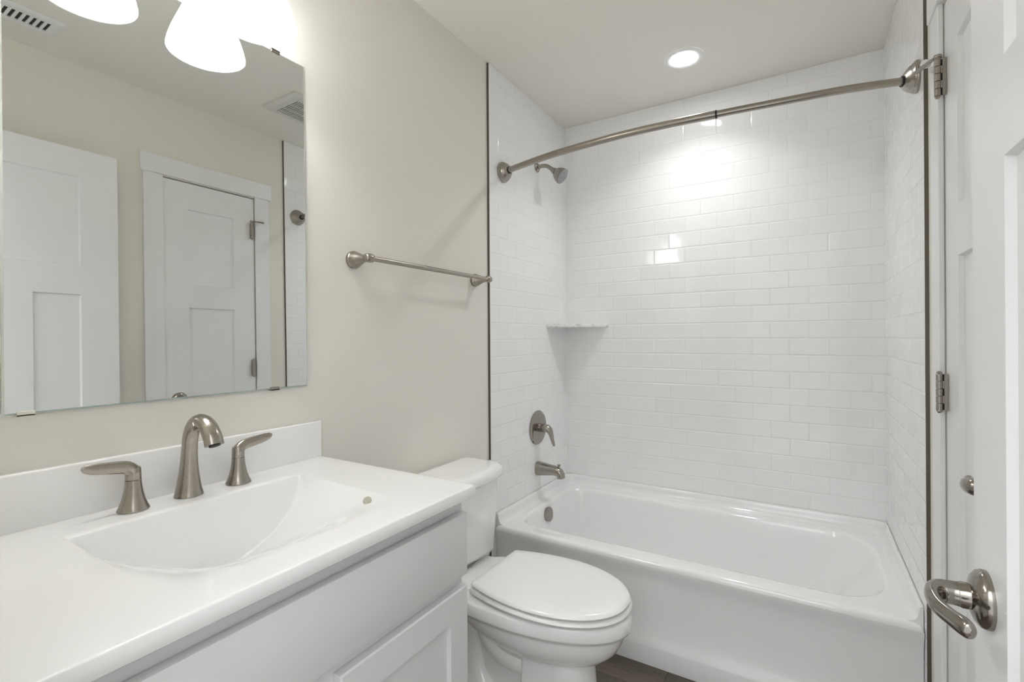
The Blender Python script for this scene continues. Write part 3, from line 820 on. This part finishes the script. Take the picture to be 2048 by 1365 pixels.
for f_ in list(bm.faces)[5:9]:
    f_.material_index = 2
obj('mirror_glass', bm, None, mi, smooth=False, mats=[MIRR, MEDGE, POLISH])
for (y, z, mt) in ((-1.800, MZ1, NICK), (-2.22, MZ1, NICK), (-1.811, MZ0, NICK), (-2.282, MZ0, CLEARC)):
    t = (MZ1 - z) * TILT
    bm = bmesh.new(); hw = 0.012
    s = 1 if z > 1.5 else -1
    xf = -PX + 0.0008 + t + th
    box(bm, xf + 0.0003, xf + 0.0022, y - hw, y + hw, min(z - s * 0.006, z + s * 0.003), max(z - s * 0.006, z + s * 0.003), bev=0.0005, seg=1)
    box(bm, -PX + 0.0004, xf + 0.0022, y - hw, y + hw, min(z + s * 0.0004, z + s * 0.003), max(z + s * 0.0004, z + s * 0.003))
    obj('mirror_clip', bm, mt, mi)

# ------------------------------------------------------------------ vanity light: two flared frosted shades pointing down
vl = thing('vanity_light', 'two-lamp vanity light with flared frosted white shades above the mirror', 'vanity light', (-PX, -2.037, 2.13))
bm = bmesh.new()
box(bm, -PX + 0.0003, 0.012, -2.137, -1.937, 2.105, 2.185, bev=0.006, seg=3)
obj('backplate', bm, NICK, vl)
bm = bmesh.new()
sweep(bm, [(0.035, -2.19, 2.145, 0.009, 0.009), (0.035, -1.884, 2.145, 0.009, 0.009)], 20)
box(bm, 0.005, 0.035, -2.05, -2.024, 2.135, 2.155)
obj('crossbar', bm, NICK, vl)
SX = 0.107
for ly in (-2.157, -1.917):
    bm = bmesh.new()
    sweep(bm, spline([(0.035, ly, 2.145, 0.007, 0.007), (0.06, ly, 2.162, 0.007, 0.007), (0.09, ly, 2.165, 0.007, 0.007), (SX, ly, 2.148, 0.007, 0.007), (SX, ly, 2.12, 0.007, 0.007)], 8), 16)
    lathe(bm, [(0, 0.008), (0.004, 0.030), (0.028, 0.030), (0.030, 0.022), (0.045, 0.020)], (SX, ly, 2.125), (0, 0, -1), 32)
    obj('lamp_holder', bm, NICK, vl)
    bm = bmesh.new()
    pf = [(2.098, 0.034), (2.088, 0.041), (2.070, 0.048), (2.045, 0.057), (2.020, 0.067), (1.995, 0.0765), (1.972, 0.0835), (1.957, 0.0865), (1.954, 0.0868)]
    prof = [(2.12 - z, r) for z, r in pf] + [(2.12 - 1.954, 0.0845)] + [(2.12 - z, r - 0.0028) for z, r in pf[::-1][1:]]
    lathe(bm, prof, (SX, ly, 2.12), (0, 0, -1), 64, cap0=False, cap1=False)
    for f_ in bm.faces:
        c_ = f_.calc_center_median(); f_.normal_update()
    ring_n = 64; no = (len(pf) - 1) * ring_n
    for k_, f_ in enumerate(bm.faces): f_.material_index = 0 if k_ < no else 1
    obj('lamp_shade', bm, None, vl, angle=60, mats=[SHADEO, SHADEI])
    bm = bmesh.new()
    lathe(bm, [(0, 0.011), (0.012, 0.012), (0.026, 0.017), (0.046, 0.0225), (0.060, 0.022), (0.072, 0.016), (0.079, 0.006), (0.080, 0.0005)], (SX, ly, 2.075), (0, 0, -1), 28)
    obj('bulb', bm, BULBM, vl)

# ------------------------------------------------------------------ ceiling fittings
CX, CYY = 0.742, -0.372
rl = thing('recessed_light', 'round lit recessed ceiling light above the bathtub', 'ceiling light', (CX, CYY, H))
bm = bmesh.new()
lathe(bm, [(0.0002, 0.083), (0.003, 0.0825), (0.006, 0.078), (0.0065, 0.070), (0.005, 0.060), (0.0022, 0.0555)], (CX, CYY, H), (0, 0, -1), 64, cap0=False, cap1=False)
obj('trim_ring', bm, simple('white_light_trim', (0.85, 0.85, 0.84), 0.4), rl)
bm = bmesh.new()
lathe(bm, [(0.0008, 0.0565), (0.0022, 0.0565), (0.0030, 0.0005)], (CX, CYY, H), (0, 0, -1), 64)
obj('lens', bm, CANM, rl)
al = bpy.data.lights.new('downlight', 'AREA'); al.shape = 'DISK'; al.size = 0.10
al.energy = 1.52; al.spread = math.radians(122); al.color = (0.975, 0.985, 1.0)
alo = bpy.data.objects.new('downlight_beam', al); C.objects.link(alo); alo.parent = rl
alo.location = (0, 0, -0.0045)

fx0, fx1, fy0, fy1 = 0.905, 1.178, -1.115, -0.850
fan = thing('exhaust_fan', 'square white bathroom exhaust fan grille in the ceiling near the tub', 'exhaust fan', ((fx0 + fx1) / 2, (fy0 + fy1) / 2, H))
bm = bmesh.new()
q = 0.048
def rr(e, z): return [(fx0 + e, fy0 + e, z), (fx1 - e, fy0 + e, z), (fx1 - e, fy1 - e, z), (fx0 + e, fy1 - e, z)]
loft(bm, [rr(0, H - 0.0003), rr(0.001, H - 0.008), rr(0.02, H - 0.018), rr(q, H - 0.020), rr(q, H - 0.004)], cap1=False)
obj('grille_frame', bm, VENTW, fan, smooth=False)
obj('duct_opening', B(fx0 + q, fx1 - q, fy0 + q, fy1 - q, H - 0.004, H - 0.0005), VDARK, fan, smooth=False)
nf = 14
for k in range(nf + 1):
    y = fy0 + q + (fy1 - fy0 - 2 * q) * k / nf
    obj('louver', B(fx0 + q, fx1 - q, y - 0.0026, y + 0.0026, H - 0.0195, H - 0.0165), VENTW, fan, smooth=False)
for t in (1 / 3, 2 / 3):
    x = fx0 + q + (fx1 - fx0 - 2 * q) * t
    obj('cross_rib', B(x - 0.0025, x + 0.0025, fy0 + q, fy1 - q, H - 0.0193, H - 0.0163), VENTW, fan, smooth=False)
rx0, rx1, ry0, ry1 = 1.192, 1.330, -2.185, -1.875
rg = thing('air_register', 'white slotted air register in the ceiling by the entry door', 'air vent', ((rx0 + rx1) / 2, (ry0 + ry1) / 2, H))
bm = bmesh.new()
qx, qy = 0.034, 0.03
def r2(e, z, ax=0, ay=0): return [(rx0 + e + ax, ry0 + e + ay, z), (rx1 - e - ax, ry0 + e + ay, z), (rx1 - e - ax, ry1 - e - ay, z), (rx0 + e + ax, ry1 - e - ay, z)]
loft(bm, [r2(0, H - 0.0003), r2(0.002, H - 0.003), r2(0.016, H - 0.007), r2(0, H - 0.007, qx, qy), r2(0, H - 0.002, qx, qy)], cap1=False)
obj('register_frame', bm, TRIMP, rg, smooth=False)
obj('duct_opening', B(rx0 + qx, rx1 - qx, ry0 + qy, ry1 - qy, H - 0.002, H - 0.0004), VDARK, rg, smooth=False)
ns = 13
for k in range(ns + 1):
    y = ry0 + qy + (ry1 - ry0 - 2 * qy) * k / ns
    obj('louver', B(rx0 + qx, rx1 - qx, y - 0.0045, y + 0.0045, H - 0.0068, H - 0.0022), TRIMP, rg, smooth=False)

# ------------------------------------------------------------------ towel bar
TZ = 1.4665; TYA, TYB = -1.545, -0.905
tb = thing('towel_bar', 'brushed nickel towel bar on the beige wall above the toilet', 'towel bar', (-PX, (TYA + TYB) / 2, TZ))
for y in (TYA, TYB):
    bm = bmesh.new()
    lathe(bm, [(0.0003, 0.0265), (0.004, 0.0265), (0.006, 0.0275), (0.010, 0.0275), (0.012, 0.0258), (0.018, 0.0245), (0.030, 0.0195), (0.042, 0.0145), (0.052, 0.0118), (0.060, 0.0108), (0.064, 0.0108)], (-PX, y, TZ), (1, 0, 0), 40)
    po = obj('wall_post', bm, NICK, tb)
    bm = bmesh.new()
    lathe(bm, [(-0.0155, 0.005), (-0.0145, 0.010), (-0.012, 0.0125), (-0.007, 0.0135), (0, 0.0142), (0.007, 0.0135), (0.012, 0.0125), (0.0145, 0.010), (0.0155, 0.005)], (0.066, y, TZ), (0, 1, 0), 32)
    obj('post_cap', bm, NICK, po)
bm = bmesh.new()
sweep(bm, [(0.066, TYA + 0.012, TZ, 0.0082, 0.0082), (0.066, TYB - 0.012, TZ, 0.0082, 0.0082)], 24)
obj('bar', bm, NICK, tb)
